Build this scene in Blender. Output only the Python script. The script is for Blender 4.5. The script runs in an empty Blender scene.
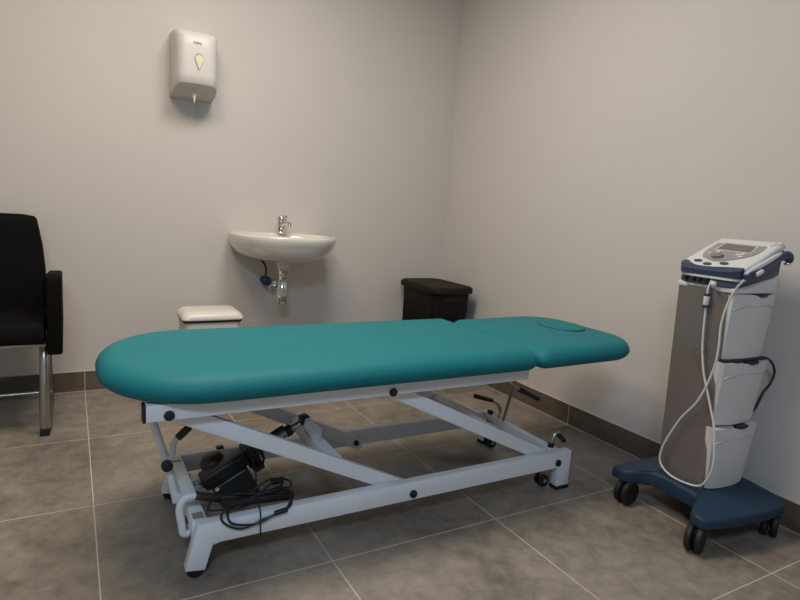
import bpy, bmesh, math, random
from mathutils import Vector, Matrix
random.seed(7)
C = bpy.context.scene.collection
PI = math.pi
V = Vector
Y1, X2, SK = 3.2645, 2.1812, 0.1027      # skirting faces of back and right wall, skirting height
WY, WX = Y1 + .009, X2 + .009            # plaster faces
XA, YB, TW, TL = .0472, 2.6056, .6, .5916 # tile grid
WL, WF, HC = -2.6, -2.2, 2.62

# ------------------------------------------------------------------ materials
def mat(name, col, rough=.5, metal=0., coat=0., bump=0., bscale=60., var=0., vscale=6., spec=.5, emit=None, trans=0.):
    m = bpy.data.materials.new(name); m.use_nodes = True
    nt = m.node_tree; b = nt.nodes['Principled BSDF']
    b.inputs['Base Color'].default_value = (*col, 1)
    b.inputs['Roughness'].default_value = rough
    b.inputs['Metallic'].default_value = metal
    b.inputs['Coat Weight'].default_value = coat
    b.inputs['Specular IOR Level'].default_value = spec
    b.inputs['Transmission Weight'].default_value = trans
    tc = nt.nodes.new('ShaderNodeTexCoord')
    nz = nt.nodes.new('ShaderNodeTexNoise'); nz.inputs['Scale'].default_value = vscale
    nz.inputs['Detail'].default_value = 6
    nt.links.new(tc.outputs['Object'], nz.inputs['Vector'])
    mr = nt.nodes.new('ShaderNodeMixRGB'); mr.blend_type = 'MULTIPLY'
    mr.inputs['Fac'].default_value = 1
    mr.inputs['Color1'].default_value = (*col, 1)
    rp = nt.nodes.new('ShaderNodeValToRGB')
    v = max(var, .02)
    rp.color_ramp.elements[0].position = .3; rp.color_ramp.elements[0].color = (1-v, 1-v, 1-v, 1)
    rp.color_ramp.elements[1].position = .7; rp.color_ramp.elements[1].color = (1, 1, 1, 1)
    nt.links.new(nz.outputs['Fac'], rp.inputs['Fac'])
    nt.links.new(rp.outputs['Color'], mr.inputs['Color2'])
    nt.links.new(mr.outputs['Color'], b.inputs['Base Color'])
    if bump > 0:
        n2 = nt.nodes.new('ShaderNodeTexNoise'); n2.inputs['Scale'].default_value = bscale; n2.inputs['Detail'].default_value = 4
        nt.links.new(tc.outputs['Object'], n2.inputs['Vector'])
        bp = nt.nodes.new('ShaderNodeBump'); bp.inputs['Strength'].default_value = bump; bp.inputs['Distance'].default_value = .002
        nt.links.new(n2.outputs['Fac'], bp.inputs['Height'])
        nt.links.new(bp.outputs['Normal'], b.inputs['Normal'])
    return m

def stone(name, dark, light, grout, lines):
    """porcelain tile; lines = list of (axis, offset, period) of the grout joints in world space"""
    m = bpy.data.materials.new(name); m.use_nodes = True
    nt = m.node_tree; N = nt.nodes; Lk = nt.links; b = N['Principled BSDF']
    geo = N.new('ShaderNodeNewGeometry'); sep = N.new('ShaderNodeSeparateXYZ')
    Lk.new(geo.outputs['Position'], sep.inputs[0])
    def noise(scale, det, dist=0., rough=.6):
        n = N.new('ShaderNodeTexNoise'); n.inputs['Scale'].default_value = scale
        n.inputs['Detail'].default_value = det; n.inputs['Distortion'].default_value = dist; n.inputs['Roughness'].default_value = rough
        Lk.new(geo.outputs['Position'], n.inputs['Vector']); return n.outputs['Fac']
    def math_(op, a, b_=None, clamp=False):
        n = N.new('ShaderNodeMath'); n.operation = op; n.use_clamp = clamp
        for i, x in enumerate((a, b_)):
            if x is None: continue
            if isinstance(x, (int, float)): n.inputs[i].default_value = x
            else: Lk.new(x, n.inputs[i])
        return n.outputs[0]
    big = noise(2.3, 8, .8, .62); fine = noise(17, 8, .3, .7); vfine = noise(120, 3)
    s = math_('ADD', math_('MULTIPLY', big, .54), math_('MULTIPLY', fine, .46))
    rp = N.new('ShaderNodeValToRGB'); e = rp.color_ramp.elements
    e[0].position = .375; e[0].color = (*dark, 1); e[1].position = .635; e[1].color = (*light, 1)
    Lk.new(s, rp.inputs['Fac'])
    mask = None
    for ax, off, per in lines:
        p = sep.outputs[ax]
        q = math_('DIVIDE', math_('SUBTRACT', p, off - per * 40), per)
        fr = math_('FRACT', q)
        d = math_('MULTIPLY', math_('MINIMUM', fr, math_('SUBTRACT', 1, fr)), per)
        g = math_('LESS_THAN', d, .0016)
        mask = g if mask is None else math_('MAXIMUM', mask, g)
    mx = N.new('ShaderNodeMixRGB'); Lk.new(mask, mx.inputs['Fac'])
    Lk.new(rp.outputs['Color'], mx.inputs['Color1']); mx.inputs['Color2'].default_value = (*grout, 1)
    Lk.new(mx.outputs['Color'], b.inputs['Base Color'])
    r = math_('ADD', math_('MULTIPLY', fine, .22), .36)
    r2 = math_('MAXIMUM', r, math_('MULTIPLY', mask, .85)); Lk.new(r2, b.inputs['Roughness'])
    bp = N.new('ShaderNodeBump'); bp.inputs['Strength'].default_value = .25; bp.inputs['Distance'].default_value = .0015
    h = math_('SUBTRACT', math_('MULTIPLY', vfine, .35), mask); Lk.new(h, bp.inputs['Height'])
    Lk.new(bp.outputs['Normal'], b.inputs['Normal'])
    return m

GROUT = (.56, .50, .42)
M_floor = stone('floor_tile', (.140, .119, .096), (.322, .278, .228), GROUT, [(0, XA, TW), (1, YB, TL)])
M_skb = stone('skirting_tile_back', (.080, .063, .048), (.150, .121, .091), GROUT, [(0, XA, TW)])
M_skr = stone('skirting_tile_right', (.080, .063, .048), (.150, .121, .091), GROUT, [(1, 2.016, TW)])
M_grout = mat('skirting_grout', (.52, .47, .40), .8)
M_wall = mat('wall_paint', (.62, .58, .545), .62, bump=.12, bscale=260, var=.02, vscale=2)
M_ceil = mat('ceiling_paint', (.72, .70, .67), .8)
M_teal = mat('teal_vinyl', (.005, .172, .198), .60, bump=.10, bscale=420, var=.05, vscale=9, spec=.30)
M_white = mat('white_powder_coat', (.78, .80, .84), .38, bump=.05, bscale=300, var=.03)
M_black = mat('black_plastic', (.012, .012, .013), .42, var=.1)
M_rubber = mat('black_rubber', (.008, .0075, .0075), .62, var=.15)
M_brownblk = mat('dark_brown_plastic', (.030, .022, .017), .45, var=.1)
M_cord = mat('black_cord', (.010, .011, .014), .38)
M_chrome = mat('chrome', (.78, .77, .75), .10, 1.)
M_steel = mat('brushed_steel', (.50, .48, .45), .30, 1., var=.08, vscale=40)
M_grey = mat('grey_zinc', (.36, .37, .39), .40, .6)
M_ceram = mat('white_ceramic', (.74, .70, .64), .12, coat=.6)
M_disp = mat('white_abs', (.68, .65, .63), .38, coat=.0, spec=.4)
M_dispin = mat('white_abs_underside', (.66, .63, .58), .45)
M_paper = mat('cream_paper', (.80, .72, .58), .8)
M_dgrey = mat('grey_window_rim', (.42, .39, .36), .3)
M_bin = mat('cream_bin_plastic', (.76, .72, .66), .32)
M_binb = mat('bin_body_plastic', (.66, .62, .57), .45)
M_hamp = mat('dark_brown_resin', (.0065, .0042, .0034), .60, bump=.2, bscale=90, var=.25, vscale=30, spec=.25)
M_chair = mat('black_leatherette', (.0034, .0031, .0029), .80, bump=.15, bscale=200, var=.12, vscale=20, spec=.14)
M_taupe = mat('taupe_panel', (.225, .190, .178), .33, .35, var=.05, vscale=3)
M_drawer = mat('light_grey_plastic', (.66, .65, .635), .38, var=.02)
M_colin = mat('column_grey', (.40, .39, .39), .45)
M_navy = mat('navy_plastic', (.030, .045, .095), .38, var=.06)
M_blue = mat('blue_base_plastic', (.009, .032, .066), .58, bump=.06, bscale=150, var=.06)
M_cons = mat('console_white', (.66, .66, .66), .30)
M_face = mat('console_grey_face', (.30, .29, .285), .42, var=.03)
M_screen = mat('lcd_screen', (.150, .122, .095), .18)
M_wcable = mat('white_cable', (.66, .65, .64), .42)
M_bvalve = mat('blue_valve_cap', (.012, .045, .085), .25)

# ------------------------------------------------------------------ mesh helpers
def link(name, bm, m, parent=None, smooth=False, angle=None):
    me = bpy.data.meshes.new(name)
    bmesh.ops.recalc_face_normals(bm, faces=bm.faces[:])
    bm.to_mesh(me); bm.free()
    ms = m if isinstance(m, (list, tuple)) else [m]
    for x in ms: me.materials.append(x)
    if smooth:
        for p in me.polygons: p.use_smooth = True
        if angle: me.set_sharp_from_angle(angle=math.radians(angle))
    o = bpy.data.objects.new(name, me); C.objects.link(o)
    if parent is not None: o.parent = parent
    return o

def thing(name, label, cat, loc=(0, 0, 0), rz=0., group=None):
    o = bpy.data.objects.new(name, None); C.objects.link(o)
    o.empty_display_size = .1
    o.location = loc; o.rotation_euler = (0, 0, rz); o['label'] = label; o['category'] = cat
    if group: o['group'] = group
    return o

def box(bm, lo, hi, bev=0., seg=2, mi=0, mtx=None):
    r = bmesh.ops.create_cube(bm, size=1.)
    vs = r['verts']
    lo = V(lo); hi = V(hi)
    for v in vs:
        v.co = V([lo[i] + (v.co[i] + .5) * (hi[i] - lo[i]) for i in range(3)])
    fs = set(f for v in vs for f in v.link_faces)
    if bev > 0:
        es = set(e for v in vs for e in v.link_edges)
        rr = bmesh.ops.bevel(bm, geom=list(es), offset=bev, segments=seg, affect='EDGES', profile=.5)
        fs = set(rr['faces']) | set(f for f in fs if f.is_valid)
        vs = list(set(v for f in fs for v in f.verts))
    for f in fs: f.material_index = mi
    if mtx is not None:
        for v in vs: v.co = mtx @ v.co
    return vs

def prism(bm, pts, lo, hi, axis=1, bev=0., seg=2, mi=0, mtx=None):
    """polygon pts extruded along axis from lo to hi. axis 1: pts are (x,z); axis 2: (x,y); axis 0: (y,z)"""
    def mk(p, a):
        if axis == 1: return V((p[0], a, p[1]))
        if axis == 2: return V((p[0], p[1], a))
        return V((a, p[0], p[1]))
    A = [bm.verts.new(mk(p, lo)) for p in pts]; B = [bm.verts.new(mk(p, hi)) for p in pts]
    n = len(pts); fs = [bm.faces.new(A), bm.faces.new(B[::-1])]
    for i in range(n): fs.append(bm.faces.new([A[i], B[i], B[(i+1) % n], A[(i+1) % n]]))
    bmesh.ops.recalc_face_normals(bm, faces=fs)
    vs = A + B
    if bev > 0:
        es = set(e for f in fs for e in f.edges)
        rr = bmesh.ops.bevel(bm, geom=list(es), offset=bev, segments=seg, affect='EDGES', profile=.5)
        fs = set(rr['faces']) | set(f for f in fs if f.is_valid)
        vs = list(set(v for f in fs for v in f.verts))
    for f in fs: f.material_index = mi
    if mtx is not None:
        for v in vs: v.co = mtx @ v.co
    return vs

def catmull(P, n=8, closed=False):
    P = [V(p) for p in P]
    if len(P) < 3: return P
    out = []
    m = len(P)
    rng = range(m if closed else m - 1)
    for i in rng:
        if closed: a, b, c, d = P[(i-1) % m], P[i], P[(i+1) % m], P[(i+2) % m]
        else:
            b, c = P[i], P[i+1]
            a = P[i-1] if i > 0 else b * 2 - c
            d = P[i+2] if i + 2 < m else c * 2 - b
        for k in range(n):
            t = k / n
            out.append(.5 * ((2*b) + (c-a)*t + (2*a-5*b+4*c-d)*t*t + (3*b-a-3*c+d)*t**3))
    if not closed: out.append(P[-1].copy())
    return out

def tube(bm, P, r, sides=12, closed=False, cap=True, mi=0, flat=None):
    P = [V(p) for p in P]; n = len(P)
    R = r if isinstance(r, (list, tuple)) else [r] * n
    T = []
    for i in range(n):
        if closed: t = P[(i+1) % n] - P[i-1]
        else: t = P[min(i+1, n-1)] - P[max(i-1, 0)]
        T.append(t.normalized())
    up = V((0, 0, 1)) if abs(T[0].z) < .9 else V((1, 0, 0))
    nrm = (up - T[0] * up.dot(T[0])).normalized()
    rings = []
    for i in range(n):
        nrm = (nrm - T[i] * nrm.dot(T[i])).normalized()
        bn = T[i].cross(nrm)
        ring = []
        for k in range(sides):
            a = 2 * PI * k / sides
            ring.append(bm.verts.new(P[i] + (nrm * math.cos(a) + bn * math.sin(a) * (flat or 1.)) * R[i]))
        rings.append(ring)
    fs = []
    for i in range(n if closed else n - 1):
        A, B = rings[i], rings[(i+1) % n]
        for k in range(sides):
            fs.append(bm.faces.new([A[k], A[(k+1) % sides], B[(k+1) % sides], B[k]]))
    if cap and not closed:
        fs.append(bm.faces.new(rings[0][::-1])); fs.append(bm.faces.new(rings[-1]))
    for f in fs: f.material_index = mi

def grip(bm, a, b, r, sides=14, mi=0):
    """rounded-end bar from a to b"""
    a = V(a); b = V(b); d = (b - a); L = d.length; d.normalize()
    P, R = [], []
    for k in range(5):
        t = k / 4 * PI / 2
        P.append(a + d * (r * .6 * (1 - math.cos(t)))); R.append(max(r * math.sin(t), r * .08))
    for k in range(5):
        t = (1 - k / 4) * PI / 2
        P.append(b - d * (r * .6 * (1 - math.cos(t)))); R.append(max(r * math.sin(t), r * .08))
    tube(bm, P, R, sides, mi=mi)

def lathe(bm, prof, origin, axis='z', sides=32, mi=0, mtx=None):
    """prof: (radius, height) list; caps if the radius is 0 there"""
    o = V(origin); rings = []
    for r, h in prof:
        ring = []
        if r <= 1e-6:
            ring = [bm.verts.new((0, 0, h))]
        else:
            for k in range(sides):
                a = 2 * PI * k / sides
                ring.append(bm.verts.new((r * math.cos(a), r * math.sin(a), h)))
        rings.append(ring)
    fs = []
    for A, B in zip(rings, rings[1:]):
        for k in range(sides):
            k2 = (k+1) % sides
            if len(A) == 1 and len(B) == 1: continue
            if len(A) == 1: fs.append(bm.faces.new([A[0], B[k2], B[k]]))
            elif len(B) == 1: fs.append(bm.faces.new([A[k], A[k2], B[0]]))
            else: fs.append(bm.faces.new([A[k], A[k2], B[k2], B[k]]))
    if len(rings[0]) > 1: fs.append(bm.faces.new(rings[0][::-1]))
    if len(rings[-1]) > 1: fs.append(bm.faces.new(rings[-1]))
    if axis == 'y': rot = Matrix.Rotation(PI/2, 3, 'X')     # +h -> -y
    elif axis == 'x': rot = Matrix.Rotation(PI/2, 3, 'Y')
    elif isinstance(axis, Vector): rot = V((0, 0, 1)).rotation_difference(axis.normalized()).to_matrix()
    else: rot = Matrix.Identity(3)
    for r in rings:
        for v in r:
            v.co = rot @ v.co + o
            if mtx is not None: v.co = mtx @ v.co
    for f in fs: f.material_index = mi

def disc_prof(r, h, e):
    return [(0, 0), (r - e, 0), (r - e*.3, e*.3), (r, e), (r, h - e), (r - e*.3, h - e*.3), (r - e, h), (0, h)]

def rings_mesh(bm, rings, cap0=True, cap1=True, mi=0):
    R = [[bm.verts.new(p) for p in ring] for ring in rings]
    n = len(R[0]); fs = []
    for A, B in zip(R, R[1:]):
        for k in range(n): fs.append(bm.faces.new([A[k], A[(k+1) % n], B[(k+1) % n], B[k]]))
    if cap0: fs.append(bm.faces.new(R[0][::-1]))
    if cap1: fs.append(bm.faces.new(R[-1]))
    for f in fs: f.material_index = mi

def rrect(x0, x1, y0, y1, r, n=6):
    """rounded rectangle outline, counter clockwise; r = one radius or four (BL, BR, TR, TL)"""
    rs = r if isinstance(r, (list, tuple)) else [r]*4
    out = []
    for (cx, cy, a0, q) in ((x0, y0, PI, 0), (x1, y0, 1.5*PI, 1), (x1, y1, 0, 2), (x0, y1, .5*PI, 3)):
        rr = rs[q]
        ccx = cx + (rr if cx == x0 else -rr); ccy = cy + (rr if cy == y0 else -rr)
        for k in range(n + 1):
            a = a0 + .5 * PI * k / n
            out.append((ccx + rr * math.cos(a), ccy + rr * math.sin(a)))
    return out

def inset(pts, d):
    n = len(pts); out = []
    for i in range(n):
        p0, p1, p2 = V(pts[i-1]), V(pts[i]), V(pts[(i+1) % n])
        e1 = (p1 - p0); e2 = (p2 - p1)
        if e1.length < 1e-9: e1 = e2
        if e2.length < 1e-9: e2 = e1
        n1 = V((-e1.y, e1.x)).normalized(); n2 = V((-e2.y, e2.x)).normalized()
        m = (n1 + n2); m.normalize()
        k = 1 / max(.5, m.dot(n1))
        out.append(p1 + m * d * k)
    return out

# ------------------------------------------------------------------ setting
def struct(name, bm, m, parent=None, **k):
    o = link(name, bm, m, parent, **k); o['kind'] = 'structure'; return o
bm = bmesh.new(); box(bm, (WL, WF, -.1), (WX, WY, 0)); struct('floor', bm, M_floor)
bm = bmesh.new(); box(bm, (WL, WF, HC), (WX, WY, HC + .1)); struct('ceiling', bm, M_ceil)
bm = bmesh.new(); box(bm, (WL - .1, WY, -.1), (WX + .1, WY + .1, HC + .1)); struct('wall_back', bm, M_wall)
bm = bmesh.new(); box(bm, (WX, WF - .1, -.1), (WX + .1, WY, HC + .1)); struct('wall_right', bm, M_wall)
bm = bmesh.new(); box(bm, (WL - .1, WF - .1, -.1), (WL, WY, HC + .1)); struct('wall_left', bm, M_wall)
bm = bmesh.new(); box(bm, (WL, WF - .1, -.1), (WX, WF, HC + .1)); struct('wall_front', bm, M_wall)
def skirting(name, m, lo, hi, beads):
    bm = bmesh.new(); box(bm, lo, hi); s = struct(name, bm, m)
    bm = bmesh.new()
    for a, b in beads: box(bm, a, b)
    g = struct('grout_bead', bm, M_grout, s)
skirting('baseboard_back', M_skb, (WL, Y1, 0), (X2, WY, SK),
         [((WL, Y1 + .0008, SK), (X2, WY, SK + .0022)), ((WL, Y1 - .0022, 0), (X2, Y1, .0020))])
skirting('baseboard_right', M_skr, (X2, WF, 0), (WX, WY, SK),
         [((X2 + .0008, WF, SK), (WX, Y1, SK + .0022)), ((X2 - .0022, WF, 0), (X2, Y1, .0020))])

# ------------------------------------------------------------------ treatment table
tb = thing('treatment_table', 'height-adjustable massage table with teal padded top on a white steel scissor frame', 'treatment table', (.95, 1.75, 0))
TO = V((-.95, -1.75, 0))
def tpart(name, bm, m, parent=tb, smooth=False, angle=40):
    """mesh written in world coordinates, stored relative to the table's base"""
    bmesh.ops.translate(bm, verts=bm.verts[:], vec=TO)
    return link(name, bm, m, parent, smooth, angle if smooth else None)

def cushion(outline, z0, z1, r, crown=.006, mtx=None):
    cx = sum(p[0] for p in outline) / len(outline); cy = sum(p[1] for p in outline) / len(outline)
    rings = []
    h = z1 - z0
    rb = r * .75
    for s, z in ((.55, z0), (.8, z0), (.95, z0)):
        o = inset(outline, rb)
        rings.append([V((cx + (p[0]-cx) * s, cy + (p[1]-cy) * s, z)) for p in o])
    for k in range(0, 7):
        a = k / 6 * PI / 2
        o = inset(outline, rb * (1 - math.sin(a)))
        rings.append([V((p[0], p[1], z0 + min(rb, h*.45) * (1 - math.cos(a)))) for p in o])
    rt = h * .64
    for k in range(0, 10):
        a = k / 9 * PI / 2
        o = inset(outline, r * (1 - math.cos(a)))
        rings.append([V((p[0], p[1], z1 - rt * (1 - math.sin(a)))) for p in o])
    o = inset(outline, r)
    for s in (.94, .86, .74, .58, .4, .2, .06):
        rings.append([V((cx + (p[0]-cx) * s, cy + (p[1]-cy) * s, z1 + crown * (1 - s*s))) for p in o])
    bm = bmesh.new()
    rings_mesh(bm, rings)
    if mtx is not None: bmesh.ops.transform(bm, matrix=mtx, verts=bm.verts[:])
    return bm

CY0, CY1 = 1.437, 2.063
main_o = rrect(.052, 1.408, CY0, CY1, [.27, .05, .05, .27], 14)
mc = tpart('main_cushion', cushion(main_o, .502, .579, .058, .008), M_teal, smooth=True, angle=80)
hy = 1.75
tilt = Matrix.Translation((1.41, 0, .515)) @ Matrix.Rotation(-math.radians(0.6), 4, 'Y') @ Matrix.Translation((-1.41, 0, -.515))
hy = 1.75
def head_outline():
    return rrect(1.412, 1.958, 1.440, 2.040, [.045, .17, .19, .045], 12)
hc = tpart('head_cushion', cushion(head_outline(), .501, .574, .052, .007, tilt), M_teal, smooth=True, angle=80)
# removable face-hole plug
bm = bmesh.new()
def plug_prof():
    rx, ry = .086, .105
    rings = []
    for s, z in ((1.0, .572), (1.0, .5825), (.985, .5845), (.95, .5855), (.6, .586), (.2, .5862)):
        rings.append([V((1.790 + rx*s*math.cos(2*PI*k/40), hy + ry*s*math.sin(2*PI*k/40), z)) for k in range(40)])
    return rings
rings_mesh(bm, plug_prof()); bmesh.ops.transform(bm, matrix=tilt, verts=bm.verts[:])
tpart('face_plug', bm, M_teal, hc, True, 50)
M_seam = mat('teal_seam_shadow', (.003, .085, .09), .6)
bm = bmesh.new()
tube(bm, [tilt @ V((1.790 + .0875*math.cos(2*PI*k/48), hy + .1065*math.sin(2*PI*k/48), .5815)) for k in range(48)], .0018, 6, closed=True)
tpart('plug_seam', bm, M_seam, hc, True)
# upper frame
bm = bmesh.new()
box(bm, (.152, 1.500, .457), (1.406, 1.535, .502), .003)
box(bm, (.152, 1.965, .457), (1.406, 2.000, .502), .003)
for x in (.17, .75, 1.37): box(bm, (x, 1.534, .464), (x + .04, 1.966, .500), .002)
tpart('upper_frame', bm, M_white, smooth=True)
for y in (1.500, 1.965):
    bm = bmesh.new(); box(bm, (.146, y - .001, .456), (.154, y + .036, .503), .002); tpart('end_cap', bm, M_black)
# head support frame under the head cushion
bm = bmesh.new()
for y in (1.60, 1.86): box(bm, (1.40, y, .484), (1.80, y + .03, .510), .002, mtx=tilt)
box(bm, (1.44, 1.63, .486), (1.47, 1.86, .508), .002, mtx=tilt)
tpart('head_frame', bm, M_white)
# base frame: two side members with legs, two cross members
bm = bmesh.new()
prof = [(.282, .152), (.250, .024), (.302, .016), (.322, .086), (.345, .090), (1.602, .090), (1.602, .012), (1.664, .012), (1.664, .152)]
for y in (1.500, 1.965): prism(bm, prof, y, y + .035, 1, .003)
box(bm, (.272, 1.534, .092), (.312, 1.966, .150), .003)
box(bm, (1.600, 1.534, .092), (1.630, 1.966, .150), .003)
tpart('base_frame', bm, M_white, smooth=True)
for x0, y in ((.252, 1.498), (.252, 1.963), (1.600, 1.498), (1.600, 1.963)):
    bm = bmesh.new(); w = .048 if x0 < 1 else .067
    
    if x0 > 1: box(bm, (x0, y, 0.000), (x0 + w, y + .039, .0145), .002)
    else: lathe(bm, [(0, 0), (.016, 0), (.020, .004), (.022, .010), (.022, .018), (0, .018)], (x0 + .026, y + .0195, 0), 'z', 22)
    tpart('foot_pad', bm, M_rubber, smooth=True)
# little slots and plugs seen on the left cross member
for y in (1.60, 1.90):
    bm = bmesh.new(); box(bm, (.270, y, .104), (.2725, y + .03, .118)); tpart('slot_plug', bm, M_black)
for y in (1.555, 1.945):
    bm = bmesh.new(); box(bm, (.276, y - .016, .149), (.306, y + .016, .1535), .001); tpart('tube_plug', bm, M_grey)
bm = bmesh.new(); box(bm, (.43, 1.972, .151), (.455, 1.990, .160), .001); tpart('stop_block', bm, M_black)
# scissor arms
def arm(a, b, y0, y1, h=.046, ext=.022):
    a = V((a[0], a[1])); b = V((b[0], b[1])); d = (b - a).normalized(); n = V((-d.y, d.x)) * h / 2
    a = a - d * ext; b = b + d * ext
    P = [a - n, b - n, b - n*.5 + d*.012, b + n*.5 + d*.012, b + n, a + n, a + n*.5 - d*.012, a - n*.5 - d*.012]
    bm = bmesh.new(); prism(bm, [(p.x, p.y) for p in P], y0, y1, 1, .0025); return bm
S1 = ((.208, .471), (.956, .112)); S2 = ((.856, .467), (1.597, .112))
for s in (S1, S2):
    tpart('scissor_arm', arm(*s, 1.537, 1.560), M_white, smooth=True)
    tpart('scissor_arm', arm(*s, 1.940, 1.963), M_white, smooth=True)
# cross tubes between the arms
def lerp2(s, t): return (s[0][0] + (s[1][0]-s[0][0])*t, s[0][1] + (s[1][1]-s[0][1])*t)
for s, t in ((S1, .66), (S2, .62)):
    x, z = lerp2(s, t)
    bm = bmesh.new(); box(bm, (x - .020, 1.559, z - .02), (x + .020, 1.941, z + .02), .003, mtx=None); tpart('cross_tube', bm, M_white, smooth=True)
# bolts
def bolt(x, z, y, r=.0135, inward=False):
    bm = bmesh.new()
    d = V((0, -1, 0)) if not inward else V((0, 1, 0))
    lathe(bm, [(0, 0), (r, 0), (r, .004), (r*.9, .007), (r*.6, .0085), (0, .009)], (x, y, z), V((d.x, d.y, d.z)), 20)
    tpart('bolt_cap', bm, M_black, smooth=True)
for s in (S1, S2):
    for (x, z) in s:
        bolt(x, z, 1.500); bolt(x, z, 1.940, .011); bolt(x, z, 2.000, inward=True)
# twin castors beside the legs (lifted when the feet stand)
def castor(x, y, name='castor', r=.023, z=.026, top=.090):
    bm = bmesh.new()
    for s in (-1, 1): lathe(bm, disc_prof(r, .013, .003), (x, y + s*.013 + .0065, z), 'y', 24)
    w = tpart(name, bm, M_rubber, smooth=True)
    bm = bmesh.new(); box(bm, (x - .010, y - .005, z), (x + .010, y + .005, z + .035), .002)
    lathe(bm, disc_prof(.012, top - z - .030, .001), (x, y, z + .030), 'z', 16)
    for s in (-1, 1): lathe(bm, disc_prof(.008, .002, .0005), (x, y + s*.0205 + .001, z), 'y', 12)
    tpart('fork', bm, M_grey, w, True)
castor(1.574, 1.553, top=.094); castor(1.612, 1.925, top=.094); castor(.325, 1.935, top=.094); castor(.300, 1.553, r=.021, z=.0235, top=.094)
# lift actuator with motor
A0 = V((.318, 1.75, .125)); A1 = V((.668, 1.75, .312)); D = (A1 - A0).normalized()
act = None
bm = bmesh.new(); tube(bm, [A0 + D*.10, A1 - D*.045], .0160, 20); tube(bm, [A0 + D*.20 + V((-.006, 0, .018)), A1 - D*.075 + V((-.006, 0, .018))], .0100, 14, mi=1); act = tpart('actuator_tube', bm, [M_grey, M_black], smooth=True)
bm = bmesh.new(); tube(bm, [A1 - D*.13, A1 - D*.005], .0115, 16); tpart('piston_rod', bm, M_steel, act, True)
bm = bmesh.new(); lathe(bm, disc_prof(.019, .022, .003), A1 - D*.075, D, 20); tpart('collar', bm, M_black, act, True)
bm = bmesh.new(); box(bm, (A1.x - .020, 1.732, A1.z - .012), (A1.x + .014, 1.768, A1.z + .016), .006)
tpart('rod_head', bm, M_black, act, True)
bm = bmesh.new()  # bracket plates carrying the rod head on the cross tube
xc, zc = lerp2(S1, .66)
for y in (1.722, 1.770):
    P = [(A1.x - .014, A1.z - .012), (A1.x - .008, A1.z + .012), (A1.x + .008, A1.z + .016), (xc + .020, zc + .046), (xc + .014, zc + .012), (xc - .014, zc + .012)]
    prism(bm, P, y, y + .006, 1, .001)
lathe(bm, disc_prof(.009, .070, .002), (A1.x, 1.785, A1.z), 'y', 14)
tpart('rod_bracket', bm, M_white, smooth=True)
rot = Matrix.Translation(A0) @ D.to_track_quat('X', 'Z').to_matrix().to_4x4()
bm = bmesh.new()
box(bm, (.045, -.045, -.105), (.165, .040, -.006), .010, 3, mtx=rot)
box(bm, (.030, -.032, -.012), (.185, .032, .034), .008, 3, mtx=rot)
mot = tpart('motor_housing', bm, M_black, act, True)
bm = bmesh.new(); lathe(bm, [(0, 0), (.036, 0), (.040, .004), (.040, .055), (.036, .070), (.024, .080), (0, .084)], rot @ V((.085, .052, -.030)), rot.to_3x3() @ V((0, 0, 1)), 28)
tpart('motor_can', bm, M_brownblk, act, True)
bm = bmesh.new(); box(bm, (.176, -.036, -.050), (.214, .036, .040), .008, 3, mtx=rot)
for k in range(5): box(bm, (.170 + k*.012, -.042, -.020 + .012*(k % 2)), (.177 + k*.012, -.030, .045), .002, mtx=rot)
tpart('gear_head', bm, M_black, act, True)
bm = bmesh.new(); lathe(bm, disc_prof(.0065, .0015, .0004), rot @ V((.058, -.0452, -.013)), rot.to_3x3() @ V((0, -1, 0)), 16); tpart('sticker', bm, mat('sticker_white', (.6, .62, .6), .5), act)
bm = bmesh.new()
for y in (1.722, 1.772): prism(bm, [(.312, .092), (.352, .092), (.345, .140), (.325, .150), (.312, .150)], y, y + .006, 1, .001)
lathe(bm, disc_prof(.007, .075, .001), (.332, 1.788, .130), 'y', 14)
lathe(bm, disc_prof(.016, .030, .003), (.332, 1.765, .130), 'y', 18)
tpart('motor_mount', bm, M_grey, smooth=True)
bm = bmesh.new(); tube(bm, [A0 + V((.012, 0, .004)), A0 + D*.05], .016, 16); tpart('motor_tail', bm, M_black, act, True)
# bar and cord loops lying over the near side member
bm = bmesh.new(); box(bm, (-.108, -.014, -.012), (.108, .014, .012), .005, 2, mtx=Matrix.Translation((.462, 1.562, .165)) @ Matrix.Rotation(.10, 4, 'Y') @ Matrix.Rotation(.04, 4, 'Z'))
bar = tpart('control_box', bm, M_black, smooth=True)
def cord(P, r=.0032, n=7, sides=8, par=None):
    bm = bmesh.new(); tube(bm, catmull(P, n), r, sides); return tpart('power_cord', bm, M_cord, par or tb, True)
cord([(.44, 1.60, .165), (.391, 1.525, .190), (.353, 1.494, .190), (.340, 1.492, .165), (.360, 1.491, .139), (.393, 1.491, .123), (.426, 1.491, .126), (.454, 1.491, .137), (.492, 1.491, .144), (.524, 1.493, .155), (.537, 1.500, .180), (.530, 1.56, .190)])
cord([(.40, 1.58, .175), (.338, 1.570, .182), (.319, 1.562, .162), (.328, 1.556, .158), (.358, 1.548, .158), (.409, 1.545, .156), (.449, 1.56, .160), (.472, 1.56, .184), (.501, 1.562, .206), (.534, 1.565, .211), (.560, 1.565, .196), (.555, 1.563, .178), (.515, 1.56, .178), (.473, 1.555, .181), (.423, 1.555, .176), (.37, 1.56, .172)])
cord([(.37, 1.545, .172), (.359, 1.500, .166), (.364, 1.492, .150), (.382, 1.491, .138), (.421, 1.490, .129), (.454, 1.490, .131), (.489, 1.490, .145), (.522, 1.493, .150), (.545, 1.51, .160), (.548, 1.55, .176)])
cord([(.43, 1.57, .180), (.46, 1.565, .200), (.50, 1.57, .214), (.53, 1.575, .205), (.536, 1.575, .188), (.50, 1.57, .180), (.46, 1.57, .179)])
cord([(.490, 1.700, .185), (.488, 1.68, .160), (.470, 1.65, .140), (.44, 1.62, .150), (.41, 1.585, .172)], .0028)
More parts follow.
